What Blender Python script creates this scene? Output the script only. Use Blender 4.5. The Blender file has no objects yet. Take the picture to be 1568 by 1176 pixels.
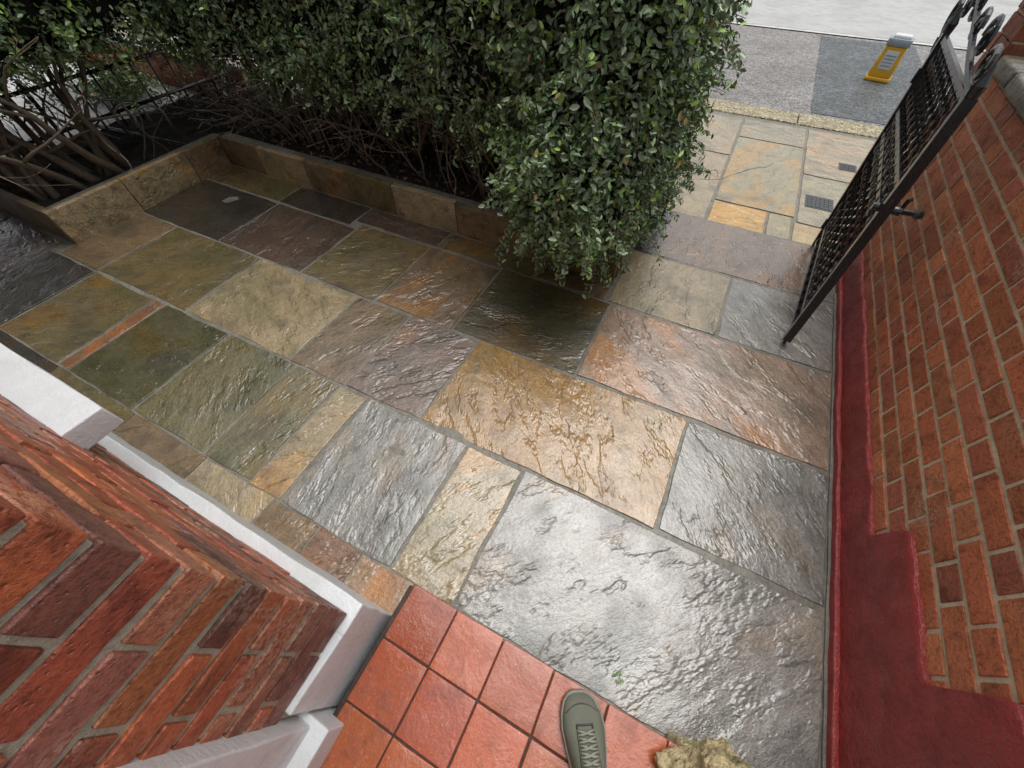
import bpy, math, random
import numpy as np
from mathutils import Vector, noise as mn
random.seed(7); rng=np.random.default_rng(7)
H=1.62
scene=bpy.context.scene
# ------------------------------------------------------------------ helpers
def empty(name):
    o=bpy.data.objects.new(name,None); scene.collection.objects.link(o); return o
def mesh_obj(name,V,F,mat=None,parent=None,smooth=False,cols=None,cols2=None,wn=False):
    me=bpy.data.meshes.new(name)
    me.from_pydata([tuple(v) for v in V],[],[tuple(int(i) for i in f) for f in F]); me.update()
    if smooth: me.polygons.foreach_set('use_smooth',[True]*len(me.polygons))
    for nm,cc in (('Col',cols),('Col2',cols2)):
        if cc is not None:
            at=me.color_attributes.new(nm,'FLOAT_COLOR','POINT')
            a=np.ones((len(V),4),dtype=np.float32); a[:,:3]=np.array(cc)[:,:3]
            at.data.foreach_set('color',a.ravel())
    o=bpy.data.objects.new(name,me); scene.collection.objects.link(o)
    if mat: me.materials.append(mat)
    if parent: o.parent=parent
    if wn and smooth:
        m=o.modifiers.new('wn','WEIGHTED_NORMAL'); m.weight=80
    return o
class MB:
    def __init__(s): s.V=[];s.F=[];s.C=[];s.C2=[];s.n=0
    def add(s,V,F,c=(1,1,1),c2=(1,1,1)):
        V=np.asarray(V,dtype=float); s.V.append(V); F=np.asarray(F); 
        s.F.extend((F+s.n).tolist()); s.n+=len(V)
        s.C.append(np.tile(np.array(c,dtype=float),(len(V),1)) if np.ndim(c)==1 else c)
        s.C2.append(np.tile(np.array(c2,dtype=float),(len(V),1)))
    def obj(s,name,mat,parent=None,smooth=True,wn=True):
        return mesh_obj(name,np.vstack(s.V),s.F,mat,parent,smooth,np.vstack(s.C),np.vstack(s.C2),wn)
def rbox(p0,p1,r=.004,seg=(2,2,2),jit=0.0,nz=0.0,nscale=8.0):
    p0=np.array(p0,float); p1=np.array(p1,float)
    if jit:
        p0=p0+rng.uniform(-jit,jit,3); p1=p1+rng.uniform(-jit,jit,3)
    ax=[]
    for i in range(3):
        L=p1[i]-p0[i]; rr=min(r,L*.45)
        ax.append(np.concatenate([[0],np.linspace(rr,L-rr,seg[i]+1),[L]]))
    n=[len(a) for a in ax]
    idx={};V=[];F=[]
    def vid(i,j,k):
        key=(i,j,k)
        if key not in idx:
            idx[key]=len(V); V.append((ax[0][i],ax[1][j],ax[2][k]))
        return idx[key]
    for (a,b,c) in ((0,1,2),(1,2,0),(2,0,1)):
        for side in (0,n[c]-1):
            for i in range(n[a]-1):
                for j in range(n[b]-1):
                    q=[]
                    for (di,dj) in ((0,0),(1,0),(1,1),(0,1)):
                        t=[0,0,0]; t[a]=i+di;t[b]=j+dj;t[c]=side; q.append(vid(*t))
                    if side==0: q.reverse()
                    F.append(q)
    V=np.array(V); L=p1-p0
    rr=np.minimum(r,L*.45)
    q=np.clip(V,rr,L-rr); d=V-q; ln=np.linalg.norm(d,axis=1,keepdims=True); ln[ln==0]=1
    V=q+d/ln*rr.min()
    V=V+p0
    if nz:
        off=rng.uniform(0,50,3)
        for i in range(len(V)):
            v=Vector(V[i]*nscale+off)
            nn=mn.noise_vector(v)
            V[i]+=np.array(nn)*nz
    return V,F
def tube(mb,pts,rad,sides=6,c=(1,1,1)):
    pts=[Vector(p) for p in pts]; n=len(pts)
    if not hasattr(rad,'__len__'): rad=[rad]*n
    V=[];F=[]; up=Vector((0.13,0.31,0.94))
    prev=None
    for i,p in enumerate(pts):
        t=(pts[min(i+1,n-1)]-pts[max(i-1,0)])
        if t.length<1e-9: t=Vector((0,0,1))
        t.normalize()
        if prev is None:
            a=t.cross(up); 
            if a.length<.05: a=t.cross(Vector((1,0,0)))
        else: a=prev-t*prev.dot(t)
        a.normalize(); prev=a; b=t.cross(a)
        for k in range(sides):
            an=2*math.pi*k/sides
            V.append(p+(a*math.cos(an)+b*math.sin(an))*rad[i])
    for i in range(n-1):
        for k in range(sides):
            k2=(k+1)%sides
            F.append([i*sides+k,i*sides+k2,(i+1)*sides+k2,(i+1)*sides+k])
    V.append(pts[0]);V.append(pts[-1])
    for k in range(sides):
        k2=(k+1)%sides
        F.append([len(V)-2,k2,k]); F.append([len(V)-1,(n-1)*sides+k,(n-1)*sides+k2])
    V=np.array([tuple(v) for v in V]); 
    mb.V.append(V); mb.F.extend([[i+mb.n for i in f] for f in F]); mb.n+=len(V)
    mb.C.append(np.tile(np.array(c,float),(len(V),1))); mb.C2.append(np.ones((len(V),3)))
# ------------------------------------------------------------------ node helpers
class NT:
    def __init__(s,name):
        s.m=bpy.data.materials.new(name); s.m.use_nodes=True; s.t=s.m.node_tree
        s.b=s.t.nodes['Principled BSDF']; s.co=s.t.nodes.new('ShaderNodeTexCoord').outputs['Object']
    def n(s,typ,**kw):
        nd=s.t.nodes.new(typ)
        for k,v in kw.items(): setattr(nd,k,v)
        return nd
    def put(s,inp,val):
        if isinstance(val,bpy.types.NodeSocket): s.t.links.new(val,inp)
        else:
            if isinstance(val,(tuple,list)) and len(val)==3 and len(inp.default_value)==4: val=tuple(val)+(1,)
            inp.default_value=val
    def noise(s,scale,detail=4,rough=.55,dist=0,vec=None,out='Fac'):
        nd=s.n('ShaderNodeTexNoise'); s.put(nd.inputs['Vector'],vec or s.co)
        nd.inputs['Scale'].default_value=scale;nd.inputs['Detail'].default_value=detail
        nd.inputs['Roughness'].default_value=rough;nd.inputs['Distortion'].default_value=dist
        return nd.outputs[out]
    def vor(s,scale,feature='F1',vec=None,out='Distance'):
        nd=s.n('ShaderNodeTexVoronoi',feature=feature); s.put(nd.inputs['Vector'],vec or s.co); nd.inputs['Scale'].default_value=scale
        return nd.outputs[out]
    def mr(s,x,a,b,c=0,d=1,smooth=False):
        nd=s.n('ShaderNodeMapRange'); 
        if smooth: nd.interpolation_type='SMOOTHSTEP'
        s.put(nd.inputs['Value'],x)
        for i,v in zip(('From Min','From Max','To Min','To Max'),(a,b,c,d)): nd.inputs[i].default_value=v
        return nd.outputs['Result']
    def math(s,op,a,b=0):
        nd=s.n('ShaderNodeMath',operation=op); s.put(nd.inputs[0],a); s.put(nd.inputs[1],b); return nd.outputs[0]
    def mix(s,f,a,b,mode='MIX'):
        nd=s.n('ShaderNodeMix',data_type='RGBA',blend_type=mode)
        s.put(nd.inputs[0],f); s.put(nd.inputs[6],a); s.put(nd.inputs[7],b); return nd.outputs[2]
    def attr(s,name='Col',out='Color'):
        return s.n('ShaderNodeAttribute',attribute_name=name).outputs[out]
    def bump(s,h,strength=.5,dist=.01,nrm=None):
        nd=s.n('ShaderNodeBump'); s.put(nd.inputs['Height'],h); nd.inputs['Strength'].default_value=strength; nd.inputs['Distance'].default_value=dist
        if nrm: s.t.links.new(nrm,nd.inputs['Normal'])
        return nd.outputs[0]
    def fin(s,col=None,rough=None,nrm=None,spec=None,metal=None):
        if col is not None: s.put(s.b.inputs['Base Color'],col)
        if rough is not None: s.put(s.b.inputs['Roughness'],rough)
        if nrm is not None: s.put(s.b.inputs['Normal'],nrm)
        if spec is not None: s.put(s.b.inputs['Specular IOR Level'],spec)
        if metal is not None: s.put(s.b.inputs['Metallic'],metal)
        return s.m
# ------------------------------------------------------------------ materials
def mat_stone(name,wet=True,scale=1.0):
    t=NT(name)
    off=t.attr('Col2')
    vm=t.n('ShaderNodeVectorMath',operation='MULTIPLY_ADD'); t.put(vm.inputs[0],off); vm.inputs[1].default_value=(37,53,29); t.put(vm.inputs[2],t.co)
    sp=t.n('ShaderNodeSeparateColor'); t.put(sp.inputs[0],off)
    vr=t.n('ShaderNodeVectorRotate',rotation_type='Z_AXIS'); t.put(vr.inputs['Vector'],vm.outputs[0]); t.put(vr.inputs['Angle'],t.math('MULTIPLY',sp.outputs[1],3.1))
    mp=t.n('ShaderNodeMapping'); t.put(mp.inputs['Vector'],vr.outputs[0]); mp.inputs['Scale'].default_value=(.70,1.45,1)
    vec=vm.outputs[0]; vs=mp.outputs[0]
    base=t.attr('Col')
    n1=t.noise(2.4*scale,4,.62,.2,vs)
    n2=t.noise(11*scale,5,.72,0,vs)
    n3=t.noise(90,2,.75,0,vec)
    n4=t.noise(4.2*scale,4,.6,.2,vec)
    warm=t.mix(1.0,base,(1.40,.98,.50),'MULTIPLY')
    cool=t.mix(1.0,base,(.74,.80,.76),'MULTIPLY')
    c=t.mix(t.math('MULTIPLY',t.mr(n1,.50,.62,0,1,True),t.mr(sp.outputs[0],.2,.9,.1,.85)),base,warm)
    c=t.mix(t.mr(n1,.48,.36,0,.85,True),c,cool)
    c=t.mix(t.mr(n4,.50,.66,0,.60,True),c,t.mix(1.0,c,(.42,.41,.40),'MULTIPLY'))
    c=t.mix(t.mr(n2,.50,.66,0,.5,True),c,t.mix(1.0,c,(.40,.39,.38),'MULTIPLY'))
    c=t.mix(t.mr(n2,.47,.34,0,.35,True),c,t.mix(1.0,c,(1.5,1.46,1.38),'MULTIPLY'))
    c=t.mix(t.mr(n3,.46,.66,0,.55),c,t.mix(1.0,c,(.35,.35,.35),'MULTIPLY'))
    lay=t.noise(1.3*scale,6,.66,0,vs)
    st=t.math('MULTIPLY',lay,8)
    fr=t.math('FRACT',st)
    ter=t.math('ADD',t.math('FLOOR',st),t.mr(fr,.62,.98,0,1,True))
    big=t.math('ADD',t.math('MULTIPLY',ter,.80),t.math('MULTIPLY',n4,1.6))
    h=t.math('ADD',big,t.math('ADD',t.math('MULTIPLY',n2,1.5),t.math('MULTIPLY',n3,.20)))
    b=t.bump(h,.85,.0075)
    if wet:
        r=t.mr(n4,.38,.6,.16,.38,True)
        r=t.math('ADD',r,t.mr(n3,.4,.7,0,.10))
        m=t.fin(c,r,b,spec=.6)
        b2=t.bump(t.math('ADD',big,t.math('MULTIPLY',n2,.6)),.50,.0075)
        t.b.inputs['Coat Weight'].default_value=.85; t.put(t.b.inputs['Coat Roughness'],t.mr(n4,.4,.62,.05,.22,True)); t.b.inputs['Coat IOR'].default_value=1.5
        t.put(t.b.inputs['Coat Normal'],b2)
        return m
    return t.fin(c,.5,b,spec=.4)
M_stone=mat_stone('wet_riven_sandstone')
M_clad=mat_stone('stone_cladding',wet=False,scale=1.6)
def mat_brick(name,wet=.5,bumpy=.6,wht=.25):
    t=NT(name); base=t.attr('Col')
    n1=t.noise(16,5,.72,.3); n2=t.noise(95,3,.75); n3=t.noise(4,3,.5,.4)
    c=t.mix(t.mr(n1,.5,.68,0,.75,True),base,t.mix(1.0,base,(.40,.34,.34),'MULTIPLY'))
    c=t.mix(t.mr(n1,.47,.33,0,.55,True),c,t.mix(1.0,base,(1.35,1.3,1.2),'MULTIPLY'))
    c=t.mix(t.mr(n2,.48,.68,0,.7),c,t.mix(1.0,c,(.35,.32,.30),'MULTIPLY'))
    c=t.mix(t.math('MULTIPLY',t.mr(n3,.54,.68,0,1,True),t.mr(n2,.56,.45,0,wht)),c,(.50,.40,.31))
    pit=t.mr(t.vor(75),.06,.25,0,1,True)
    h=t.math('ADD',t.math('ADD',t.math('MULTIPLY',n1,1.6),t.math('MULTIPLY',n2,.7)),t.math('MULTIPLY',pit,.45))
    b=t.bump(h,bumpy,.005)
    r=t.mr(n1,.35,.62,.62-wet*.45,.85-wet*.35)
    return t.fin(c,r,b,spec=.5+wet*.2)
M_brick=mat_brick('red_brick_wall_mat',.25,.85,.4)
M_brick2=mat_brick('wet_red_brick_mat',.7,.95,.4)
def mat_simple(name,col,rough=.6,nscale=20,var=.35,bump=.3,bd=.003,spec=.5,metal=0,dark=(.5,.5,.5),lowvar=None):
    t=NT(name); n=t.noise(nscale,4,.65,.3); n2=t.noise(nscale*5,2,.7); n0=t.noise(nscale*.15,3,.6,.5)
    c=t.mix(t.mr(n,.4,.68,0,var,True),col,tuple(a*b for a,b in zip(col,dark)))
    if lowvar: c=t.mix(t.mr(n0,.45,.65,0,lowvar[0],True),c,lowvar[1])
    b=t.bump(t.math('ADD',n,t.math('MULTIPLY',n2,.5)),bump,bd)
    r=t.mr(n,.35,.65,max(.03,rough-.1),min(1,rough+.12))
    return t.fin(c,r,b,spec=spec,metal=metal)
M_mortar=mat_simple('cream_mortar',(.66,.55,.39),.85,60,.4,.7,.004,lowvar=(.4,(.46,.38,.27)))
M_mortar2=mat_simple('grey_mortar',(.48,.44,.34),.8,60,.5,.9,.005,lowvar=(.5,(.28,.26,.19)))
M_joint=mat_simple('paving_joint',(.21,.195,.16),.45,40,.6,.7,.003,lowvar=(.6,(.10,.095,.075)))
M_red=mat_simple('red_masonry_paint',(.34,.048,.044),.40,14,.45,1.0,.009,spec=.42,lowvar=(.55,(.22,.036,.036)))
M_white=mat_simple('white_masonry_paint',(.66,.68,.69),.42,16,.25,.8,.004,dark=(.72,.73,.73),lowvar=(.35,(.46,.47,.45)))
M_soil=mat_simple('dark_mulch',(.035,.026,.018),.9,30,.6,1.0,.02)
M_conc=mat_simple('pale_concrete',(.46,.46,.45),.5,6,.35,.3,.003,lowvar=(.5,(.30,.30,.295)))
M_bark=mat_simple('bark',(.17,.13,.095),.85,50,.6,.8,.004)
M_metal=mat_simple('black_gate_paint',(.016,.017,.020),.22,60,.3,.35,.001,spec=.7)
M_steel=mat_simple('galvanised_steel',(.45,.46,.47),.35,30,.3,.2,.001,metal=.9)
M_joint2=mat_simple('tile_grout',(.04,.025,.02),.7,40,.4,.4,.002)
def mat_asphalt(name,col,agg):
    t=NT(name); v=t.vor(55,out='Color'); sp=t.n('ShaderNodeSeparateColor'); t.put(sp.inputs[0],v)
    d=t.vor(55); n0=t.noise(1.1,5,.65,.5); n1=t.noise(14,4,.7)
    c=t.mix(t.mr(sp.outputs[0],.3,1,0,agg),col,tuple(min(1,a*3.2) for a in col))
    c=t.mix(t.mr(n0,.4,.65,0,.45,True),c,tuple(a*.6 for a in col))
    c=t.mix(t.mr(n1,.45,.65,0,.55,True),c,tuple(a*.45 for a in col))
    b=t.bump(t.math('ADD',d,n1),1,.02)
    return t.fin(c,t.mr(n0,.35,.65,.25,.55),b,spec=.5)
M_asph=mat_asphalt('worn_asphalt',(.24,.225,.215),.6)
M_asph2=mat_asphalt('dark_asphalt_patch',(.085,.095,.10),.9)
M_kerb=mat_asphalt('granite_kerb',(.36,.29,.18),.7)
def mat_leaf():
    t=NT('hedge_leaf'); base=t.attr('Col')
    geo=t.n('ShaderNodeNewGeometry')
    c=t.mix(t.math('MULTIPLY',geo.outputs['Backfacing'],.7),base,t.mix(1.0,base,(1.5,1.4,1.6),'MULTIPLY'))
    return t.fin(c,.32,None,spec=.65)
M_leaf=mat_leaf()
M_core=mat_simple('hedge_core_shade',(.012,.013,.008),.95,30,.5,1,.02)  # near-black colour paints in the shade inside the hedges
def mat_tile():
    t=NT('quarry_tile'); base=t.attr('Col'); n=t.noise(12,5,.65,.3); n2=t.noise(120,3,.7)
    c=t.mix(t.mr(n,.48,.68,0,.6,True),base,t.mix(1.0,base,(.5,.42,.4),'MULTIPLY'))
    c=t.mix(t.mr(n2,.60,.72,0,.5),c,(.55,.32,.22))
    c=t.mix(t.mr(n2,.42,.30,0,.5),c,(.12,.03,.02))
    return t.fin(c,t.mr(n,.35,.65,.10,.36),t.bump(t.math('ADD',n,t.math('MULTIPLY',n2,.25)),.6,.004),spec=.6)
M_tile=mat_tile()
M_gate=M_metal
# ------------------------------------------------------------------ big ground sheets
def sheet(name,x0,x1,y0,y1,z,mat,parent=None):
    return mesh_obj(name,[(x0,y0,z),(x1,y0,z),(x1,y1,z),(x0,y1,z)],[(0,1,2,3)],mat,parent)
sheet('ground',-250,250,-250,250,-.20,M_asph)
ZP=-.08
sheet('road',-60,60,3.62*H,5.98*H,-.115,M_asph)
sheet('road_surface_patch',.42*H*1.07,1.25*H*1.0,3.74*H,5.9*H,-.111,M_asph2)
sheet('far_road_lane',-60,60,6.10*H,16*H,-.113,M_conc)
M_line=mat_simple('road_line_paint',(.62,.62,.60),.6,10,.5,.3,.002,lowvar=(.6,(.3,.3,.3)))
sheet('road_line',-60,60,6.00*H,6.07*H,-.107,M_line)
pv=empty('pavement')
sheet('bedding',-60,60,1.96*H,3.45*H,ZP-.008,M_joint,pv)
mb=MB()
pvcols=[(.36,.28,.16),(.31,.265,.145),(.34,.265,.15),(.32,.275,.16),(.37,.28,.155),(.29,.245,.145)]
def slab(mb,x0,x1,y0,y1,z,col,th=.03,nz=.003,r=.003,dens=10):
    w=(x1-x0);l=(y1-y0)
    V,F=rbox((x0,y0,z-th),(x1,y1,z),r,(max(2,int(w*dens)),max(2,int(l*dens)),1),0,nz,3.5)
    c2=rng.uniform(0,1,3)
    for i in range(len(V)):
        v=V[i]
        e=mn.noise(Vector((v[0]*9,v[1]*9,c2[0]*40)))*.006+mn.noise(Vector((v[0]*30,v[1]*30,c2[0]*40)))*.003
        if abs(v[0]-x0)<.012 or abs(v[0]-x1)<.012: V[i][0]+=e
        if abs(v[1]-y0)<.012 or abs(v[1]-y1)<.012: V[i][1]+=e
    mb.add(V,F,col,c2)
g=.0035
PV=[(-.30,.04,1.97,2.75,2),(-.30,.04,2.76,3.35,0),(.05,.30,1.97,2.20,'Y'),(.31,.41,1.97,2.20,1),(.05,.42,2.21,3.05,1),(.42,.70,1.97,2.16,'Y2'),(.43,.86,2.17,2.70,3),(.05,.42,3.06,3.36,5),(.43,.86,2.71,3.36,4),(.71,.90,1.97,2.16,0),(.87,1.4,1.97,2.6,2),(.87,1.4,2.61,3.36,1)]
for (a,b,c_,d,k) in PV:
    col={'Y':(.55,.30,.05),'Y2':(.45,.33,.15)}.get(k) if isinstance(k,str) else pvcols[k]
    slab(mb,a*H*1.03+g,b*H*1.03-g,c_*H+g,(d)*H-g,ZP,col,nz=.001)
x=1.4*1.03
while x<6:
    for (c_,d) in ((1.97,2.6),(2.61,3.36)):
        slab(mb,x*H+g,(x+.5)*H-g,c_*H+g,d*H-g,ZP,random.choice(pvcols),nz=.001,dens=4)
    x+=.5
x=-.31*1.03
while x>-7:
    for (c_,d) in ((1.97,2.6),(2.61,3.36)):
        slab(mb,(x-.5)*H+g,x*H-g,c_*H+g,d*H-g,ZP,random.choice(pvcols),nz=.001,dens=4)
    x-=.5
mb.obj('slabs',M_stone,pv)
mb=MB(); x=-12.
while x<12:
    V,F=rbox((x+.004,3.42*H,ZP-.06),(x+.9-.004,3.62*H,ZP+.006),.012,(6,2,1),0,.002); mb.add(V,F,(.3,.25,.18)); x+=.9
mb.obj('kerb',M_kerb)
M_steel2=mat_simple('cast_iron',(.07,.075,.08),.45,40,.4,.4,.002,metal=.3)
def cover(x,y,w,l,nm):
    e=empty(nm); mb=MB(); V,F=rbox((x,y,ZP-.01),(x+w,y+l,ZP+.004),.003); mb.add(V,F)
    mb.obj('frame',M_steel2,e,False)
    mb=MB(); nx=6;ny=5
    for i in range(nx):
        for j in range(ny):
            a=x+.012+(w-.024)*i/nx; b=y+.012+(l-.024)*j/ny
            V,F=rbox((a+.003,b+.003,ZP),(a+(w-.024)/nx-.003,b+(l-.024)/ny-.003,ZP+.008),.002,(1,1,1)); mb.add(V,F)
    mb.obj('grip_pattern',M_steel2,e,False)
cover(.47*H,2.34*H,.13*H,.13*H,'utility_cover')
cover(.62*H,2.85*H,.09*H,.09*H,'utility_cover')
# ------------------------------------------------------------------ patio
pat=empty('stone_patio')
nx,ny=140,70
V=[];F=[]
for j in range(ny+1):
    for i in range(nx+1):
        x=-5.6+(.612*H+5.6)*i/nx; y=-1.0*H+(2.905*H)*j/ny
        V.append((x,y,-.0045+mn.noise(Vector((x*7,y*7,0)))*.003))
for j in range(ny):
    for i in range(nx): q=j*(nx+1)+i; F.append((q,q+1,q+nx+2,q+nx+1))
mesh_obj('mortar_bed',V,F,M_joint,pat,True)
mb0=MB(); V,F=rbox((-.2*H,1.86*H,-.2),(.62*H,1.905*H,-.012),.004); mb0.add(V,F); mb0.obj('step_edge',M_joint,pat)
C=dict(ochre=(.34,.205,.075),tan=(.345,.27,.16),grey=(.235,.225,.20),lgrey=(.265,.25,.222),green=(.15,.132,.065),dgreen=(.088,.080,.038),
 purple=(.18,.13,.10),brown=(.195,.135,.075),orange=(.29,.18,.10),pink=(.31,.215,.15),dark=(.045,.038,.03),dpur=(.095,.062,.045),yel=(.33,.255,.145),gb=(.145,.112,.050),rust=(.24,.12,.06),spur=(.22,.165,.125),bgrn=(.095,.080,.040))
SL=[(-.165,.585,.03,.40,'lgrey'),(-.34,-.17,.03,.395,'tan'),(-.70,-.345,.03,.395,'grey'),(-.815,-.705,.03,.39,'tan'),(-1.0,-.82,.03,.39,'green'),(-1.32,-1.005,.03,.39,'green'),(-1.66,-1.325,.03,.385,'dgreen'),(-1.72,-1.665,.03,.385,'rust'),(-2.09,-1.725,.03,.38,'gb'),(-2.42,-2.095,.03,.38,'dark'),(-2.85,-2.425,.03,.44,'dpur'),(-3.3,-2.855,.03,.44,'dark'),
(.205,.585,.41,.765,'grey'),(-.515,.20,.405,.765,'ochre'),(-.80,-.52,.40,.755,'purple'),(-1.04,-.805,.395,.75,'brown'),(-1.565,-1.045,.395,.75,'yel'),(-2.09,-1.57,.39,.745,'gb'),(-2.36,-2.095,.385,.745,'brown'),
(-.16,.585,.775,1.15,'pink'),(-.63,-.165,.77,1.15,'bgrn'),(-.975,-.635,.76,1.14,'brown'),(-1.35,-.98,.755,1.14,'gb'),(-1.83,-1.355,.755,1.10,'dpur'),(-2.36,-1.835,.75,1.10,'dark'),
(.22,.585,1.16,1.52,'lgrey'),(-.185,.215,1.16,1.515,'tan'),(-.50,-.19,1.16,1.27,'brown'),(-.95,-.505,1.15,1.27,'gb'),(-1.4,-.955,1.15,1.27,'dpur'),(-1.85,-1.405,1.11,1.27,'dark'),(-2.36,-1.855,1.11,1.27,'gb'),
(-.10,.50,1.53,1.895,'spur'),(-.185,-.105,1.525,1.895,'dark'),(.505,.585,1.53,1.895,'grey'),
(.345,.585,-.9,.02,'grey')]
mb=MB()
for (a,b,c_,d,k) in SL:
    slab(mb,a*H+g,b*H-g,c_*H+g,d*H-g,.0+rng.uniform(-.0015,.0015),C[k],nz=.005,dens=24)
xs=[-.27,-.42,-.56,-.72,-.98,-1.3,-1.7,-2.1,-2.6,-3.2]
cc=['orange','rust','brown','tan','brown','gb','dark','gb','dark']
for i in range(len(xs)-1):
    slab(mb,xs[i+1]*H+g,xs[i]*H-g,-.055*H,.03*H-g,.0,C[cc[i]],nz=.003,dens=18)
mb.obj('riven_slabs',M_stone,pat)
mb=MB(); V,F=rbox((.586*H,.02*H,-.02),(.602*H,1.6*H,.004),.003,(1,40,1),0,.003,9); mb.add(V,F); mb.obj('wall_edge_mortar',M_joint,pat)
# ------------------------------------------------------------------ planters
pl=empty('stone_planter_wall')
mb=MB()
PX=-2.36*H; PY=1.275*H; PZ=.225
def clad(a,b,axis,fixed,thick,sign,names,h=PZ):
    x=a; k=0
    while x<b-.05:
        l=min(random.uniform(.40,.6),b-x); 
        if b-(x+l)<.15: l=b-x
        col=C[names[k%len(names)]]
        hh=h+rng.uniform(-.006,.006)
        if axis=='x': V,F=rbox((x+.002,min(fixed,fixed+thick*sign),-.01),(x+l-.002,max(fixed,fixed+thick*sign),hh),.004,(10,1,5),0,.004,5)
        else: V,F=rbox((min(fixed,fixed+thick*sign),x+.002,-.01),(max(fixed,fixed+thick*sign),x+l-.002,hh),.004,(1,10,5),0,.004,5)
        mb.add(V,F,tuple(v*1.2 for v in col),rng.uniform(0,1,3)); x+=l; k+=1
clad(PX,-.20*H,'x',PY,.045,1,['brown','yel','brown','gb','tan','brown','gb'])
clad(.455*H,PY-.01,'y',PX,.045,-1,['tan','yel','brown','brown'])
clad(PX-1.9,PX-.05,'x',.455*H,.045,1,['brown','dpur','brown'])
clad(PY+.05,1.89*H,'y',-.195*H,.045,-1,['brown','tan'])
mb.obj('cladding',M_clad,pl)
mb=MB()
for (p0,p1) in (((PX-.03,PY+.046,-.01),(-.228*H,PY+.12,PZ-.012)),((PX-.13,.455*H+.05,-.01),(PX-.047,PY+.05,PZ-.012))):
    V,F=rbox(p0,p1,.005,(10,10,1),0,.003); mb.add(V,F)
mb.obj('backing',M_joint,pl)
def soil(name,x0,x1,y0,y1,z):
    nx=int((x1-x0)/.06);ny=int((y1-y0)/.06); V=[];F=[]
    for j in range(ny+1):
        for i in range(nx+1):
            x=x0+(x1-x0)*i/nx;y=y0+(y1-y0)*j/ny
            V.append((x,y,z+mn.noise(Vector((x*6,y*6,3)))*.03+mn.noise(Vector((x*20,y*20,3)))*.012))
    for j in range(ny):
        for i in range(nx): q=j*(nx+1)+i; F.append((q,q+1,q+nx+2,q+nx+1))
    return mesh_obj(name,V,F,M_soil,None,True)
soil('planting_bed_soil',PX-.1,-.22*H,PY+.1,2.02*H,PZ-.05)
soil('planting_bed_soil',PX-1.2,PX-.1,.455*H+.04,2.02*H,PZ-.05)
# ------------------------------------------------------------------ bricks
def bricks(mb,u0,u1,z0,z1,fixed,axis,sign,cols,bond='flemish',bh=.065,j=.010,depth=.10,par=0,bl=.215,jit=.0015):
    row=0; z=z0
    while z<z1-.02:
        h=min(bh,z1-z)
        x=u0-(0 if (row+par)%2==0 else (.1635 if bond=='flemish' else bl/2))
        k=0
        while x<u1-.012:
            L=(bl if (k%2==0) else .1025) if bond=='flemish' else bl
            a=max(x,u0); b=min(x+L,u1)
            if b-a>.02:
                f=fixed+rng.uniform(-.001,.001)
                lo,hi=(f-depth,f) if sign>0 else (f,f+depth)
                if axis=='x': V,F=rbox((a,lo,z),(b,hi,z+h),.0025,(6,1,3),jit,.0016,18)
                else: V,F=rbox((lo,a,z),(hi,b,z+h),.0025,(1,6,3),jit,.0016,18)
                c=np.array(random.choice(cols))*random.uniform(.75,1.2)
                mb.add(V,F,c)
            x+=L+j; k+=1
        z+=bh+j; row+=1
RC=[(.54,.17,.075),(.50,.145,.065),(.57,.20,.09),(.44,.13,.07),(.56,.18,.075),(.52,.15,.065)]
rw=empty('brick_boundary_wall')
XW=.612*H
mb=MB(); bricks(mb,-.9*H,1.86*H,.02,1.02,XW,'y',-1,RC,j=.012,jit=.001)
mb.obj('bricks',M_brick,rw)
mb=MB(); V,F=rbox((XW+.0032,-.9*H,-.1),(XW+.2,1.86*H-.004,1.015),.002,(1,10,4)); mb.add(V,F); mb.obj('mortar',M_mortar,rw,False)
mb=MB(); y=-.9*H
while y<1.80*H:
    V,F=rbox((XW-.02,y+.004,1.02),(XW+.24,min(y+.6,1.86*H)-.004,1.085),.012,(2,8,2),0,.003,6); mb.add(V,F,(.25,.23,.2),rng.uniform(0,1,3)); y+=.6
mb.obj('coping',M_clad,rw)
def hy(y):
    s=lambda e,w=.004: 1/(1+math.exp(max(-60,min(60,(y-e)/w))))
    h=.115*H+(.215-.115)*H*s(.555*H+.008*mn.noise(Vector((y*3,1,9))))+(.35-.215)*H*s(.27*H)
    return h+.007*mn.noise(Vector((y*9,3,1)))+.006*mn.noise(Vector((y*31,3,1)))+.003*mn.noise(Vector((y*90,3,1)))
V=[];F=[]; ys=[];y=-.9*H
while y<1.85*H:
    ys.append(y); y+=.004 if (abs(y-.555*H)<.05 or abs(y-.27*H)<.05) else .012
nr=24
for y in ys:
    h=hy(y)
    for r_ in range(nr+3):
        if r_<=nr: 
            z=-.05+(h+.05)*r_/nr; x=.6025*H+.006*mn.noise(Vector((y*6,z*6,2)))+.0028*mn.noise(Vector((y*22,z*22,2)))
            if r_==nr: x+=.002
        elif r_==nr+1: z=h+.0015; x=.606*H
        else: z=h+.001; x=.625*H
        V.append((x,y,z))
m_=nr+3
for i in range(len(ys)-1):
    for r_ in range(m_-1): q=i*m_+r_; F.append((q,q+1,q+m_+1,q+m_))
pw=mesh_obj('painted_plinth',V,F,M_red,rw,True)
mb=MB(); V,F=rbox((.592*H,.02*H,-.05),(.606*H,1.85*H,.020*H),.006,(1,110,2),0,.006,8); mb.add(V,F)
mb.obj('plinth_skirting',M_red,rw)
pier=empty('brick_gate_pier')
mb=MB()
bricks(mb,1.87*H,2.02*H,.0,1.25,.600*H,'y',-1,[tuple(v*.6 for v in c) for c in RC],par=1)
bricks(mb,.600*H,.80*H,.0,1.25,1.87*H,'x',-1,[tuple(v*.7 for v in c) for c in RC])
mb.obj('bricks',M_brick,pier)
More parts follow.
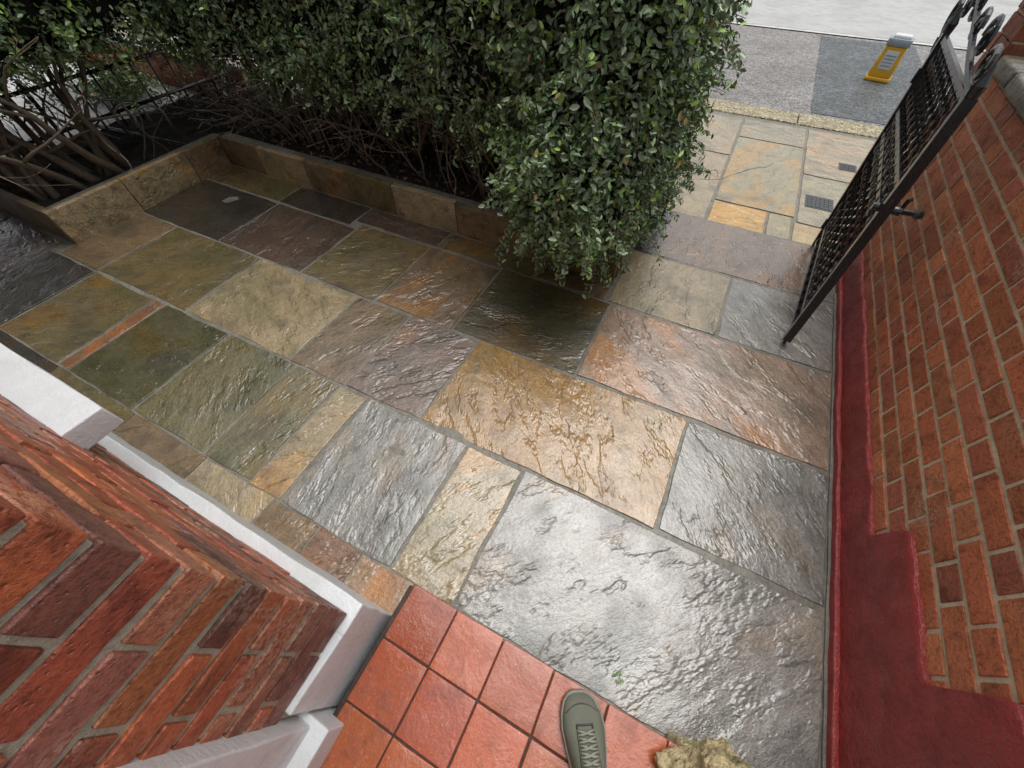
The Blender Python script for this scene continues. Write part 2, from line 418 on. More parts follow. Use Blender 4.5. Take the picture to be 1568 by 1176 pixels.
mb=MB(); V,F=rbox((.606*H,1.875*H,-.1),(.80*H,2.02*H,1.25),.002); mb.add(V,F); mb.obj('mortar',M_mortar,pier,False)
mb=MB(); V,F=rbox((.57*H,1.84*H,1.25),(.83*H,2.05*H,1.32),.015,(4,4,2),0,.004,6); mb.add(V,F,(.2,.18,.15),(.3,.2,.5))
V,F=rbox((.595*H,1.865*H,1.32),(.805*H,2.025*H,1.37),.015,(4,4,2),0,.004,6); mb.add(V,F,(.2,.18,.15),(.3,.2,.5)); mb.obj('stone_cap',M_clad,pier)
# ------------------------------------------------------------------ house on left
ho=empty('brick_house')
PXf=-.286*H; PYf=-.068*H
RC2=[(.48,.135,.055),(.42,.10,.045),(.34,.08,.045),(.52,.18,.07),(.20,.075,.055),(.45,.12,.05),(.40,.15,.085),(.30,.11,.08)]
mb=MB()
zpl=.215*H
winx1=-1.25*H
def skip(a,b,z0,z1): return (b<winx1 and z1>.45*H)
row=0;z=zpl+.004
while z<2.7:
    yb=-.235*H
    parts=[(yb,yb+.155),(yb+.167,PYf)] if row%2==0 else [(yb,yb+.05),(yb+.062,PYf)]
    for (a,b) in parts:
        V,F=rbox((PXf-.1025 if b!=PYf else PXf-(.215 if row%2==0 else .1025),a,z),(PXf+rng.uniform(-.002,.002),b,z+.059),.0035,(4,6,4),.002,.0034,16)
        mb.add(V,F,np.array(random.choice(RC2))*random.uniform(.6,1.1))
    z+=.075;row+=1
row=0;z=zpl+.004
while z<2.7:
    x=PXf-(.227 if row%2==0 else .1145)
    while x>-3.4*H:
        a=x-.213
        if not skip(a,x,z,z+.065):
            V,F=rbox((a,PYf-.10,z),(x,PYf,z+.060),.0035,(7,2,3),.002,.003,16); mb.add(V,F,np.array(random.choice(RC2))*random.uniform(.75,1.2))
        x-=.225
    z+=.075;row+=1
mb.obj('bricks',M_brick2,ho)
mb=MB()
V,F=rbox((-3.4*H,-.235*H+.01,-.1),(PXf-.0075,PYf-.0075,.44*H),.002,(6,1,6)); mb.add(V,F)
V,F=rbox((winx1+.0,-.235*H+.01,.44*H+.001),(PXf-.0075,PYf-.0075,2.7),.002,(3,1,6)); mb.add(V,F)
V,F=rbox((-3.4*H,-.235*H+.01,2.05),(winx1-.001,PYf-.0075,2.7),.002,(3,1,6)); mb.add(V,F)
mb.obj('mortar',M_mortar2,ho,False)
mb=MB()
def wb(p0,p1,seg,nz=.0035,r=.006):
    V,F=rbox(p0,p1,r,seg,0,nz,9); mb.add(V,F)
wb((-3.4*H,-.10*H,-.05),(-.275*H,-.045*H,zpl),(90,2,10),.0045)
wb((-.33*H,-.217*H,-.05),(-.2745*H,-.0455*H,zpl-.0005),(2,12,12),.0045)
wb((-.40*H,-.9*H,-.05),(-.232*H,-.222*H,zpl*.62),(3,24,8),.0045)
wb((-.40*H,-.9*H,-.05),(-.262*H,-.232*H,2.7),(3,18,40))
mb.obj('white_plinth',M_white,ho)
mb=MB(); wb((-3.3*H,-.09*H,.385*H),(-.80*H,-.003*H,.435*H),(60,5,3),.0045,.005); mb.obj('window_sill',M_white,ho)
mb=MB()
for (a,b,c_,d) in ((-3.2*H,winx1-.01,.47*H,.51*H),(-3.2*H,winx1-.01,2.0,2.05),(winx1-.07,winx1-.01,.47*H,2.05),(-2.3*H,-2.25*H,.47*H,2.05)):
    wb((a,-.14*H,c_),(b,-.11*H,d),(4,1,2),.0,.004)
mb.obj('window_frame',M_white,ho)
t=NT('window_glass'); M_glass=t.fin((.02,.025,.03),.05,spec=.8)
mesh_obj('window_glass',[(-3.2*H,-.125*H,.48*H),(winx1-.02,-.125*H,.48*H),(winx1-.02,-.125*H,2.04),(-3.2*H,-.125*H,2.04)],[(0,1,2,3)],M_glass,ho)
mb=MB(); wb((-.262*H,-.98*H,0),(.0,-.9*H,2.7),(3,1,10)); wb((.52*H,-.98*H,0),(.62*H,-.9*H,2.7),(2,1,10)); wb((.0,-.98*H,2.1),(.52*H,-.9*H,2.7),(3,1,3)); mb.obj('porch_back_wall',M_white,ho)
M_door=mat_simple('door_paint',(.03,.05,.06),.3,20,.2,.2,.001)
mb=MB(); V,F=rbox((.0,-.96*H,.12),(.52*H,-.93*H,2.1),.004); mb.add(V,F)
for i in range(2):
    for k in range(2):
        V,F=rbox((.08+i*.4,-.932*H,.3+k*.95),(.38+i*.4,-.922*H,1.05+k*.9),.01); mb.add(V,F)
mb.obj('front_door',M_door,ho,False)
# ------------------------------------------------------------------ tile step
ts=empty('tiled_doorstep')
ZT=.105
mb=MB(); V,F=rbox((-.262*H,-.9*H,-.05),(.342*H,.022*H,ZT-.006),.004); mb.add(V,F); mb.obj('step_base',M_joint2,ts,False)
mb=MB(); T=.111*H
for j in range(9):
    for i in range(6):
        x0=-.252*H+i*T; y1=.028*H-j*T
        x1=min(x0+T-.005,.342*H)
        if x1-x0<.03: continue
        V,F=rbox((x0,y1-T+.005,ZT-.02),(x1,y1,ZT+rng.uniform(-.001,.001)),.003,(8,8,1),.001,.0016,9)
        mb.add(V,F,np.array((.45,.11,.042))*random.uniform(.72,1.1)*(1 if i>0 else .8)*np.array([1,random.uniform(.88,1.1),random.uniform(.85,1.15)]))
mb.obj('quarry_tiles',M_tile,ts)
# ------------------------------------------------------------------ rock
def rock(name,cx,cy,cz,rx,ry,rz,col):
    import bmesh
    bm=bmesh.new(); bmesh.ops.create_icosphere(bm,subdivisions=6,radius=1)
    V=[];F=[]
    for v in bm.verts:
        p=v.co.copy(); n=mn.fractal(p*1.9+Vector((4,2,7)),.8,2.1,8); q=p*(1+.34*n)
        m=max(abs(q.x),abs(q.y),abs(q.z)); q=q*(1-.3)+q/ max(m,.3)*.3*.9
        V.append((cx+q.x*rx,cy+q.y*ry,cz+q.z*rz))
    for f in bm.faces: F.append([v.index for v in f.verts])
    return mesh_obj(name,V,F,M_clad,None,True,np.tile(np.array(col),(len(V),1)),np.tile(np.array([.2,.7,.4]),(len(V),1)))
rock('boulder',.405*H,-.028*H,.12,.18,.15,.19,(.56,.45,.25))
# ------------------------------------------------------------------ shoe
def shoe():
    e=empty('shoe')
    toe=np.array((.128*H,.018*H)); d=np.array((.50,-.866)); d/=np.linalg.norm(d); nrm=np.array((-d[1],d[0]))
    Lg=.29
    def prof(t):
        ks=[0,.03,.08,.18,.30,.45,.6,.75,.88,.96,1.0]
        ws=[.012,.030,.044,.056,.060,.054,.045,.038,.037,.028,.012]
        hs=[.022,.034,.045,.055,.062,.078,.092,.098,.100,.098,.085]
        return np.interp(t,ks,ws),np.interp(t,ks,hs)
    V=[];F=[];NS=36;NR=20
    for i in range(NS+1):
        t=i/NS; t=t**1.15; w,h=prof(t)
        for j in range(NR+1):
            a=math.pi*j/NR
            ca=math.cos(a);sa=math.sin(a)
            x=w*math.copysign(abs(ca)**.75,ca); z=.022+(h-.022)*sa**.8
            if t>.62: x*=1-.25*sa
            x+=.006*math.sin(t*math.pi)
            p=toe+d*Lg*t+nrm*x
            V.append((p[0],p[1],ZT+z))
    for i in range(NS):
        for j in range(NR):
            q=i*(NR+1)+j; 
            F.append((q,q+1,q+NR+2,q+NR+1))
    F.append(list(range(NR+1))); F.append([NS*(NR+1)+k for k in range(NR+1)][::-1])
    t=NT('shoe_canvas'); ch=t.noise(300,2,.5); M=t.fin(t.mix(t.mr(t.noise(14,4),.4,.65,0,.4),(.135,.14,.105),(.085,.09,.07)),.75,t.bump(ch,.6,.002))
    mesh_obj('upper',V,F,M,e,True)
    V=[];F=[]
    outline=[]
    for i in range(NS+1):
        t=i/NS; w,_=prof(t); outline.append((t,w+.005))
    pts=[(t,w) for t,w in outline]+[(t,-w) for t,w in outline[::-1]]
    for zz,s in ((.0,.95),(.004,1),(.022,1.0),(.027,.97)):
        for (t,w) in pts:
            tt=.5+(t-.5)*(1.02 if s==1 else 1.0)
            p=toe+d*Lg*tt+nrm*(w*s+.006*math.sin(t*math.pi)); V.append((p[0],p[1],ZT+.001+zz))
    n=len(pts)
    for r in range(3):
        for k in range(n): F.append((r*n+k,r*n+(k+1)%n,(r+1)*n+(k+1)%n,(r+1)*n+k))
    F.append(list(range(n))[::-1]); F.append([3*n+k for k in range(n)])
    mesh_obj('sole',V,F,mat_simple('sole_rubber',(.22,.22,.18),.6,40,.3,.3,.001),e,False)
    def P(t,x,lift=.002):
        w,h=prof(t); sa=math.sqrt(max(0,1-min(1,abs(x)/w)**2)); z=.022+(h-.022)*sa**.8
        p=toe+d*Lg*t+nrm*(x+.006*math.sin(t*math.pi)); return (p[0],p[1],ZT+z+lift)
    mb=MB()
    for i in range(6):
        t=.30+i*.05
        tube(mb,[P(t,-.024,.003),P(t+.008,-.010,.006),P(t+.018,.0,.007),P(t+.028,.012,.006),P(t+.032,.024,.003)],.0032,6)
        tube(mb,[P(t,.024,.003),P(t+.008,.010,.007),P(t+.018,.0,.010),P(t+.028,-.012,.006),P(t+.032,-.024,.003)],.0032,6)
    mb.obj('laces',mat_simple('lace_cotton',(.26,.27,.21),.8,60,.3,.4,.001),e,True,False)
    mb=MB()
    for s in (-1,1):
        tube(mb,[P(.27+k*.033,s*(.022+.003*k/8),.0018) for k in range(11)],.0028,5)
    tube(mb,[P(.26,x,.001) for x in np.linspace(-.024,.024,7)],.0026,5)
    tube(mb,[P(.10+.07*(abs(x)/.046)**2,x,.0008) for x in np.linspace(-.046,.046,13)],.0020,5)
    mb.obj('seams',mat_simple('shoe_trim',(.055,.06,.045),.7,40,.3,.2,.001),e,True,False)
    mb=MB(); c0=toe+d*Lg*.77
    ring=[]
    for k in range(25):
        a=2*math.pi*k/24; q=c0+d*.055*math.cos(a)+nrm*.033*math.sin(a); ring.append((q[0],q[1],ZT+.097+.006*math.cos(a)))
    tube(mb,ring,.007,8); mb.obj('collar',M,e,True,False)
    mb=MB(); tube(mb,[(c0[0],c0[1],ZT+.06),(c0[0]+.004,c0[1]-.008,ZT+.13),(c0[0]+.01,c0[1]-.02,ZT+.17)],[.034,.035,.036],20)
    mb.obj('sock',mat_simple('sock_knit',(.03,.03,.035),.9,90,.3,.5,.001),e,True,False)
shoe()
# ------------------------------------------------------------------ gate
ga=empty('wrought_iron_gate')
LB=Vector((.433*H,1.23*H,.03));LT=Vector((.42*H,1.285*H,.70*H));HB=Vector((.50*H,1.9*H,.03));HT=Vector((.458*H,1.915*H,.69*H))
GN=(HB-LB).cross(LT-LB).normalized()
def G(s,t,o=0):
    return (LB*(1-s)+HB*s)*(1-t)+(LT*(1-s)+HT*s)*t+GN*o
mb=MB()
def flat(p,q,a=.018,b=.006):
    p=Vector(p);q=Vector(q);t=(q-p).normalized(); n=GN; s=t.cross(n).normalized()
    V=[];
    for c_ in (p,q):
        for (i,j) in ((-1,-1),(1,-1),(1,1),(-1,1)): V.append(tuple(c_+s*a*i+n*b*j))
    mb.add(V,[[3,2,1,0],[4,5,6,7],[0,1,5,4],[1,2,6,5],[2,3,7,6],[3,0,4,7]])
flat(G(0,0),G(0,1.0),.018,.020); flat(G(1,-.02),G(1,1.02),.018,.014)
for t in (.03,.12,.62,.72,.985): flat(G(0,t),G(1,t),.013,.008)
nb=11
for i in range(1,nb):
    s=i/nb
    pts=[];pts2=[]
    for k in range(61):
        t=.03+.955*k/60; a=k*1.15
        off=.006
        pts.append(G(s+.006*math.cos(a),t,off*math.sin(a))); pts2.append(G(s+.006*math.cos(a+math.pi),t,off*math.sin(a+math.pi)))
    tube(mb,pts,.006,5); tube(mb,pts2,.006,5)
def scroll(c,r,turn,a0,dirn=1,n=28):
    pts=[]
    for k in range(n+1):
        f=k/n; a=a0+dirn*turn*f; rr=r*(1-.80*f)
        pts.append((c[0]+rr*math.cos(a),c[1]+rr*math.sin(a)))
    return pts
W=(HB-LB).length; HH=(LT-LB).length
def GS(pts,o=0): return [G(x/W,z/HH,o) for x,z in pts]
for i in range(nb):
    cx=(i+.5)/nb*W
    for z in (.12*HH+.05,.62*HH-.05,.67*HH):
        tube(mb,GS(scroll((cx-.0,z),.040,7.5,0 if i%2 else math.pi,1)),.005,5)
pts=[]
for k in range(25):
    f=k/24; pts.append((W*f,HH*(1.0+ .20*(f**1.6))))
tube(mb,GS(pts),.011,8)
for (cx,cz,r,a0,dr) in ((.10*W,1.06,.055,math.pi,-1),(.30*W,1.09,.065,0,1),(.52*W,1.09,.055,math.pi,-1),(.72*W,1.12,.07,0,1),(.90*W,1.10,.06,math.pi,-1),(1.09*W,1.05,.085,math.pi*1.0,1),(1.05*W,.97,.06,0,-1)):
    tube(mb,GS(scroll((cx,cz*HH),r,9.5,a0,dr)),.009,6)
for s in (0,1):
    tube(mb,[G(s,1.0),G(s,1.03),G(s,1.05),G(s,1.08)],[.018,.022,.014,.003],10)
p=G(0,.66); 
tube(mb,[p+GN*-.05,p+GN*.05],.016,10)
q=Vector((p.x+.10,p.y+.02,p.z-.005))
tube(mb,[p+Vector((-.03,-.01,.01)),p,q,q+Vector((.012,0,0)),q+Vector((.03,.004,0))],[.012,.013,.010,.019,.016],10)
tube(mb,[p+Vector((.0,.0,-.05)),p+Vector((0,0,.05))],.018,10)
tube(mb,[p+Vector((.05,.01,-.0)),p+Vector((.05,.01,.045)),p+Vector((.06,.01,.05))],.008,8)
for t in (.12,.85):
    p=G(1,t); tube(mb,[p+Vector((-.01,0,-.03)),p+Vector((-.01,0,.03))],.014,8); tube(mb,[p,Vector((.60*H+.01,1.9*H,p.z))],.009,8)
tube(mb,[G(0,.0)+Vector((0,0,-.025)),G(0,.28)],.009,8)
mb.obj('ironwork',M_gate,ga,False)
# ------------------------------------------------------------------ yellow bollard on road
def yb():
    e=empty('yellow_traffic_bollard')
    cx,cy=.89*H,4.72*H; z0=-.108; a=math.radians(-12)
    M_y=mat_simple('yellow_plastic',(.80,.45,.02),.4,15,.3,.2,.001,lowvar=(.3,(.5,.3,.05)))
    M_g=mat_simple('grey_plastic',(.30,.34,.38),.5,20,.3,.2,.001)
    M_w=mat_simple('label_white',(.7,.72,.72),.4,20,.2,.1,.001)
    def bx(name,w0,d0,w1,d1,za,zb,mat,oy=0):
        V,F=rbox((-.5,-.5,0),(.5,.5,1),.06,(2,2,2)); V=V.copy()
        w=w0+(w1-w0)*V[:,2]; d=d0+(d1-d0)*V[:,2]
        x=V[:,0]*w; y=V[:,1]*d+oy; z=z0+za+(zb-za)*V[:,2]
        X=cx+x*math.cos(a)-y*math.sin(a); Y=cy+x*math.sin(a)+y*math.cos(a)
        mesh_obj(name,np.stack([X,Y,z],1),F,mat,e,True)
    bx('base',.28,.25,.27,.24,0,.04,M_y)
    bx('body',.26,.20,.22,.15,.04,.34,M_y)
    bx('cap',.25,.19,.25,.18,.34,.41,M_g)
    bx('cap_top',.19,.14,.17,.12,.41,.44,M_w)
    bx('label',.14,.01,.14,.01,.12,.30,M_w,-.094)
    for k in range(4): bx('label_text',.11,.004,.11,.004,.15+k*.033,.16+k*.033,M_g,-.101)
yb()
# ------------------------------------------------------------------ hedges
def nz3(P,f,seed):
    r=np.random.default_rng(seed); o=np.zeros(len(P))
    for k in range(7):
        d=r.normal(size=3); d/=np.linalg.norm(d); ff=f*r.uniform(.6,1.6)
        o+=np.sin(P@d*ff+r.uniform(0,6.28))*np.sin(P@r.normal(size=3)*ff*.5+r.uniform(0,6.28))
    return o/3.2
def sd_box(P,lo,hi,r):
    lo=np.array(lo)*H;hi=np.array(hi)*H; c=(lo+hi)/2; h=(hi-lo)/2-r
    q=np.abs(P-c)-h
    return np.linalg.norm(np.maximum(q,0),axis=1)+np.minimum(q.max(axis=1),0)-r
def sd_ell(P,c,rad):
    c=np.array(c)*H;rad=np.array(rad)*H
    q=(P-c)/rad; k=np.linalg.norm(q,axis=1); return (k-1)*rad.min()
def smin(a,b,k=.08):
    h=np.clip(.5+.5*(b-a)/k,0,1); return b*(1-h)+a*h-k*h*(1-h)
def sdf_back(P):
    d=sd_box(P,(-2.75,1.34,.41),(-.3,2.10,1.22),.18)
    d=smin(d,sd_box(P,(-2.45,1.78,.06),(-.25,2.10,.8),.08),.1)
    d=np.minimum(d,sd_box(P,(-4.6,1.45,.50),(-2.5,2.10,1.22),.15))
    c=sd_box(P,(-.66,1.17,.40),(-.17,2.06,1.22),.16)
    c=smin(c,sd_ell(P,(-.36,1.25,.44),(.23,.29,.33)),.10)
    c=smin(c,sd_ell(P,(-.25,1.55,.36),(.11,.28,.30)),.10)
    d=smin(d,c,.06)
    return d+nz3(P,5,1)*.07+nz3(P,16,2)*.055+nz3(P,34,3)*.028
def sdf_left(P):
    d=sd_box(P,(-4.2,-.4,.50),(-2.40,1.25,1.25),.16)
    d=smin(d,sd_box(P,(-3.6,.9,.50),(-2.32,2.1,1.22),.15),.1)
    return d+nz3(P,5,5)*.08+nz3(P,15,6)*.055
def grad(f,P,e=.02):
    g_=np.stack([f(P+np.array(v)*e)-f(P-np.array(v)*e) for v in ((1,0,0),(0,1,0),(0,0,1))],1)
    return g_/(np.linalg.norm(g_,axis=1,keepdims=True)+1e-9)
def leaves_mesh(name,P,N,size,parent,cols):
    n=len(P)
    R=rng.normal(size=(n,3)); 
    nrm=N*.6+R*.6+np.array([0,0,.35]); nrm/=np.linalg.norm(nrm,axis=1,keepdims=True)
    a=np.cross(nrm,rng.normal(size=(n,3))); a/=np.linalg.norm(a,axis=1,keepdims=True)
    b=np.cross(nrm,a)
    L=(size*rng.uniform(.55,1.3,n))[:,None]; Wd=L*rng.uniform(.40,.56,n)[:,None]; fold=L*.10
    V=np.empty((n,6,3))
    V[:,0]=P-a*L*.5
    V[:,1]=P-a*L*.12+b*Wd*.5+nrm*fold
    V[:,2]=P+a*L*.25+b*Wd*.40+nrm*fold
    V[:,3]=P+a*L*.5-nrm*fold*.6
    V[:,4]=P+a*L*.25-b*Wd*.40+nrm*fold
    V[:,5]=P-a*L*.12-b*Wd*.5+nrm*fold
    me=bpy.data.meshes.new(name); base=(np.arange(n)*6)[:,None]
    F=np.concatenate([base+np.array([0,1,2,3]),base+np.array([0,3,4,5])],1).reshape(-1)
    me.vertices.add(n*6); me.vertices.foreach_set('co',V.reshape(-1).astype(np.float32))
    me.loops.add(len(F)); me.loops.foreach_set('vertex_index',F.astype(np.int32))
    me.polygons.add(n*2); me.polygons.foreach_set('loop_start',(np.arange(n*2)*4).astype(np.int32))
    try: me.polygons.foreach_set('loop_total',np.full(n*2,4,dtype=np.int32))
    except Exception: pass
    me.update(calc_edges=True); me.validate()
    at=me.color_attributes.new('Col','FLOAT_COLOR','POINT')
    c=np.ones((n,6,4),dtype=np.float32); c[:,:,:3]=cols[:,None,:]
    at.data.foreach_set('color',c.reshape(-1))
    o=bpy.data.objects.new(name,me); scene.collection.objects.link(o); me.materials.append(M_leaf); o.parent=parent
def leafcols(P,d):
    base=np.array([.092,.165,.055]); yel=np.array([.20,.34,.06]); gry=np.array([.16,.215,.12])
    r=rng.uniform(size=(len(P),1)); n2=(nz3(P,6,12)[:,None]*.5+.5)
    col=base*(1-r)+gry*r
    young=(rng.uniform(size=(len(P),1))<.09+.5*np.clip(n2-.5,0,1)); col=np.where(young,yel*rng.uniform(.7,1.2,(len(P),1)),col)
    dead=rng.uniform(size=(len(P),1))<.012; col=np.where(dead,np.array([.30,.22,.07]),col)
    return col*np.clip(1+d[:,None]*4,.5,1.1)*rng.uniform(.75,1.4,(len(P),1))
def make_hedge(name,f,lo,hi,count,size,depth=.13,dens_fn=None,nshoot=1500):
    e=empty(name); lo=np.array(lo)*H;hi=np.array(hi)*H
    Ps=[];tot=0
    while tot<count:
        P=rng.uniform(lo,hi,(200000,3)); d=f(P)
        k=(d<.02)&(d>-depth)
        pr=np.where(d>-.05,1,.45); clump=nz3(P,22,9)
        k&=(rng.uniform(size=len(P))<pr*np.clip(.65+clump*.9,.05,1))
        if dens_fn is not None: k&=rng.uniform(size=len(P))<dens_fn(P)
        Ps.append(P[k]);tot+=k.sum()
    P=np.vstack(Ps)[:count]; N=grad(f,P)
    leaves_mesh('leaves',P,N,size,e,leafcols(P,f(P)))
    sel=P[(f(P)>-.01)]; sel=sel[rng.permutation(len(sel))[:nshoot]]; Ns=grad(f,sel)
    mb=MB(); LP=[];LN=[]
    for p,n in zip(sel,Ns):
        dv=n+rng.normal(size=3)*.5+np.array([0,0,-.05]); dv/=np.linalg.norm(dv); Ls=rng.uniform(.05,.18)
        droop=rng.uniform(.1,.6)*Ls
        q=[p+dv*Ls*k/3+np.array([0,0,-droop*(k/3)**2]) for k in range(4)]
        tube(mb,q,.0013,3)
        side=np.cross(dv,rng.normal(size=3)); side/=np.linalg.norm(side)
        nn=int(Ls/.018)+1
        for k in range(1,nn+1):
            pp=p+dv*Ls*k/nn+np.array([0,0,-droop*(k/nn)**2])
            for s in (-1,1): LP.append(pp+side*s*size*.42); LN.append(n*.5+dv*.4)
    mb.obj('shoots',M_bark,e,False)
    LP=np.array(LP); leaves_mesh('shoot_leaves',LP,np.array(LN),size*.92,e,leafcols(LP,np.zeros(len(LP)))*1.1)
    return e
wbk=lambda P: np.where(P[:,0]>-1.9*H,1.0,.6)*np.where(P[:,1]>1.85*H,.3,1)*np.where(P[:,2]>1.05*H,.15,1)
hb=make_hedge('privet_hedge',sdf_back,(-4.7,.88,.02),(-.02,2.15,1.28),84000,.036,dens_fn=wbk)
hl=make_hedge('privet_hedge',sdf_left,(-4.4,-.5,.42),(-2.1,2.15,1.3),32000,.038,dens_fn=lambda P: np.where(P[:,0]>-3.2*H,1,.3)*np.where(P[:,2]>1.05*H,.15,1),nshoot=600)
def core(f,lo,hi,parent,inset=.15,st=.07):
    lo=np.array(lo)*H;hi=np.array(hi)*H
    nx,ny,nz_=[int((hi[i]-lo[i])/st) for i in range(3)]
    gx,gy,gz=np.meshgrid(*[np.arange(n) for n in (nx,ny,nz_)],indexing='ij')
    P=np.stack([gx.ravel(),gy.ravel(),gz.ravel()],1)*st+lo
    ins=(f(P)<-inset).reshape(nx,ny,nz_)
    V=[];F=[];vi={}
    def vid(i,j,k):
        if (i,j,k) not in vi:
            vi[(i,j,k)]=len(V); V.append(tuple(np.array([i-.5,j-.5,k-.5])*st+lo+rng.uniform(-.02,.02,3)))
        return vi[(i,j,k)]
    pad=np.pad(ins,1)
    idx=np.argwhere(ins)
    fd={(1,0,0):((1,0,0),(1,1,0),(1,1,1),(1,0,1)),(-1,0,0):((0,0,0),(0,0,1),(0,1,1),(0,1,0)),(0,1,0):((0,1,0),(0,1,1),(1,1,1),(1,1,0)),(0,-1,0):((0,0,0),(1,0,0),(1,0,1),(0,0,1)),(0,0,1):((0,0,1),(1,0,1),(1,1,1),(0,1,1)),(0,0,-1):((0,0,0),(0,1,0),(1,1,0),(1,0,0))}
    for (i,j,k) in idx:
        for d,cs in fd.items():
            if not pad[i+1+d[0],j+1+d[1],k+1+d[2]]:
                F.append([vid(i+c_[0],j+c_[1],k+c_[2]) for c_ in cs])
    if V: mesh_obj('light_blocking_core',V,F,M_core,parent)  # solid dark core added behind the leaves to block light, not modelled twigs
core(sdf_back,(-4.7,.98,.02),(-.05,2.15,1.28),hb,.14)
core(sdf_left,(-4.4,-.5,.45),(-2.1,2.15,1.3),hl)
def stem(mb,p,d,L,r,n=8,wob=.25,branch=0):
    pts=[Vector(p)];rad=[r]; d=Vector(d).normalized()
    for i in range(n):
        d=(d+Vector(rng.normal(size=3))*wob*.35).normalized(); d.z=max(d.z,-.2)
        pts.append(pts[-1]+d*L/n); rad.append(max(.0012,r*(1-.8*(i+1)/n)))
        if branch>0 and random.random()<.55 and i>1:
            dd=(d+Vector(rng.normal(size=3))*.7).normalized()
            stem(mb,pts[-1],dd,L*.5,rad[-1]*.6,5,wob,branch-1)
    tube(mb,pts,rad,5)
mb=MB()
for i in range(120):
    x=random.uniform(-2.3,-.25)*H; y=random.uniform(1.36,1.8)*H
    stem(mb,(x,y,.15),(random.uniform(-.5,.5),random.uniform(-.6,.2),1),random.uniform(.55,.85),random.uniform(.004,.011),8,.5,2)
for i in range(14):
    x=random.uniform(-2.3,-.35)*H; y=random.uniform(1.45,1.7)*H
    stem(mb,(x,y,.15),(random.uniform(-.3,.3),random.uniform(-.2,.2),1),1.0,random.uniform(.02,.03),8,.4,2)
mb.obj('stems',M_bark,hb,True,False)
mb=MB()
for i in range(16):
    x=random.uniform(-2.74,-2.5)*H; y=random.uniform(.5,.95)*H
    stem(mb,(x,y,.14),(random.uniform(-.9,.35),random.uniform(-.7,.5),1),random.uniform(.8,1.1),random.uniform(.022,.038),9,.35,2)
for i in range(34):
    x=random.uniform(-3.2,-2.45)*H; y=random.uniform(.5,1.9)*H
    if x>-3.1*H and y>1.05*H and random.random()<.7: continue
    stem(mb,(x,y,.14),(random.uniform(-.6,.6),random.uniform(-.6,.6),1),random.uniform(.6,.9),random.uniform(.004,.010),8,.5,2)
mb.obj('stems',M_bark,hl,True,False)
Pn=3500
P=np.stack([rng.uniform(-3.2*H,-.25*H,Pn),rng.uniform(1.36*H,1.95*H,Pn),np.full(Pn,PZ-.03)+rng.uniform(0,.03,Pn)],1)
e=empty('leaf_litter'); cols=np.array([.07,.045,.025])*rng.uniform(.4,1.6,(Pn,1)); leaves_mesh('litter',P,np.tile([0,0,1.],(Pn,1)),.035,e,cols)
P=[]
e=empty('fallen_leaves')
for (x,y) in [(.205,.085),(.215,.075),(.198,.078),(.208,.070)]: P.append((x*H,y*H,.012));
leaves_mesh('weed_sprig',np.array(P),np.tile([0,0,3.],(len(P),1)),.026,e,np.array([.12,.24,.04])*rng.uniform(.7,1.2,(len(P),1)))
P=[(.20*H,.50*H,.008),(.19*H,.56*H,.008),(.03*H,.86*H,.008),(.196*H,.47*H,.008),(-.8*H,.6*H,.008)]
leaves_mesh('leaf_bits',np.array(P),np.tile([0,0,3.],(len(P),1)),.012,e,np.array([.10,.20,.04])*rng.uniform(.7,1.2,(len(P),1)))
# ------------------------------------------------------------------ neighbour side
M_pale=mat_simple('neighbour_pale_paving',(.66,.66,.64),.5,6,.35,.3,.003,lowvar=(.4,(.45,.45,.44)))
sheet('neighbour_path',-9*H,-3.1*H,-2*H,1.94*H,-.02,M_pale)
nw=empty('neighbour_brick_wall')
mb=MB(); bricks(mb,-6*H,-3.0*H,-.1,.26,1.98*H,'x',-1,RC); mb.obj('bricks',M_brick,nw)
mb=MB(); V,F=rbox((-6*H,1.985*H,-.1),(-3.0*H,2.08*H,.255),.003); mb.add(V,F); mb.obj('mortar',M_mortar,nw,False)
mb=MB(); V,F=rbox((-6*H,1.97*H,.26),(-3.0*H,2.09*H,.31),.01,(20,2,1),0,.003); mb.add(V,F,(.6,.58,.53),(.3,.3,.3)); mb.obj('coping',M_clad,nw)
hoop=empty('cycle_hoop_rack')
mb=MB()
for i in range(4):
    cx,cy=(-2.62-.13*i)*H,(1.22-.02*i)*H; pts=[(cx,cy,.1),(cx,cy,.3)]
    for k in range(13):
        a=math.pi*k/12; pts.append((cx-.03+.03*math.cos(a)-.0,cy-.10+.10*math.cos(a),.34+.09*math.sin(a)))
    pts.append((cx-.06,cy-.2,.1)); tube(mb,pts,.010,8)
mb.obj('hoops',M_steel,hoop,True,False)
mb=MB(); tube(mb,[(-2.5*H,1.17*H,.17),(-3.3*H,1.10*H,.17)],.018,8); mb.obj('base_rail',M_metal,hoop)
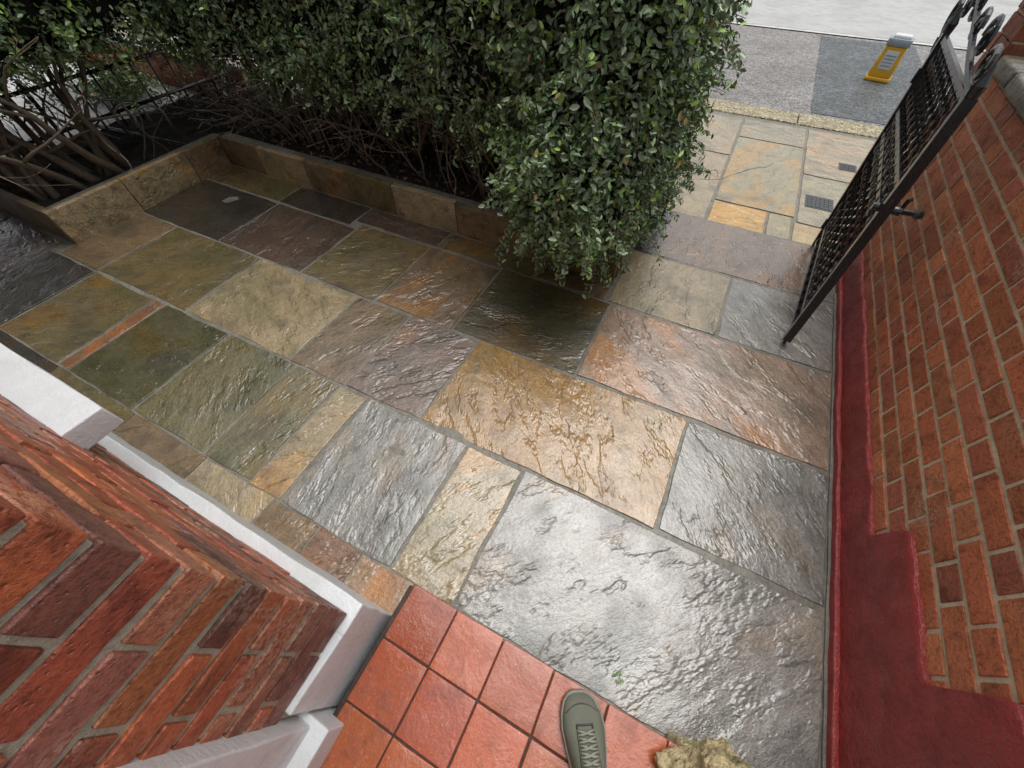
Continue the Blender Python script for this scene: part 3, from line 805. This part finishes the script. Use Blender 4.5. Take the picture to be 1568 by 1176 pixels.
# black metal railing on the left boundary
rl=empty('black_metal_railing')
mb=MB(); xr=-3.02*H
for z in (.28,.56): tube(mb,[(xr,.55*H,z),(xr,1.92*H,z)],.014,8)
y=.6*H
while y<1.92*H:
    tube(mb,[(xr,y,-.1),(xr,y,.62)],.0085 if int(round(y*10))%5 else .016,8); y+=.16
mb.obj('rails_and_bars',M_metal,rl,True,False)
P=rng.normal(size=(1500,3))*np.array([.22,.16,.08])+np.array([-3.9*H,1.65*H,.10]); P[:,2]=np.abs(P[:,2])
e=empty('weeds'); leaves_mesh('leaves',P,np.tile([0,0,1.],(1500,1)),.05,e,np.array([.16,.27,.07])*rng.uniform(.6,1.3,(1500,1)))
mb=MB(); V,F=rbox((-.165*H,1.80*H,-.1),(-.135*H,1.83*H,.45),.004,(1,1,4),0,.001); mb.add(V,F); mb.obj('fence_post',M_metal)
# ------------------------------------------------------------------ light & camera
w=bpy.data.worlds.new('World'); scene.world=w; w.use_nodes=True; nt=w.node_tree
bg=nt.nodes['Background']; sky=nt.nodes.new('ShaderNodeTexSky'); sky.sky_type='NISHITA'; sky.sun_disc=False
EL=math.radians(72); RO=math.radians(12)
sky.sun_elevation=EL; sky.sun_rotation=RO; sky.air_density=1.0; sky.dust_density=5.0; sky.ozone_density=1
hs=nt.nodes.new('ShaderNodeHueSaturation'); hs.inputs['Saturation'].default_value=.16; nt.links.new(sky.outputs[0],hs.inputs['Color']); nt.links.new(hs.outputs[0],bg.inputs[0]); bg.inputs[1].default_value=.15
sd=bpy.data.lights.new('sun','SUN'); sd.energy=1.35; sd.angle=math.radians(50); sd.color=(1,.985,.96)
so=bpy.data.objects.new('sun',sd); scene.collection.objects.link(so)
dirv=Vector((math.sin(RO)*math.cos(EL),math.cos(RO)*math.cos(EL),math.sin(EL)))
so.rotation_euler=dirv.to_track_quat('Z','Y').to_euler()
cd=bpy.data.cameras.new('camera'); cam=bpy.data.objects.new('camera',cd); scene.collection.objects.link(cam)
cam.location=(0,0,H); cam.rotation_euler=(math.radians(90)-math.atan(813/589.0),0,math.radians(27))
cd.sensor_width=36; cd.lens=589/1568*36; cd.clip_start=.02; cd.clip_end=1000
scene.camera=cam
scene.view_settings.view_transform='Standard'; scene.view_settings.look='None'; scene.view_settings.exposure=0
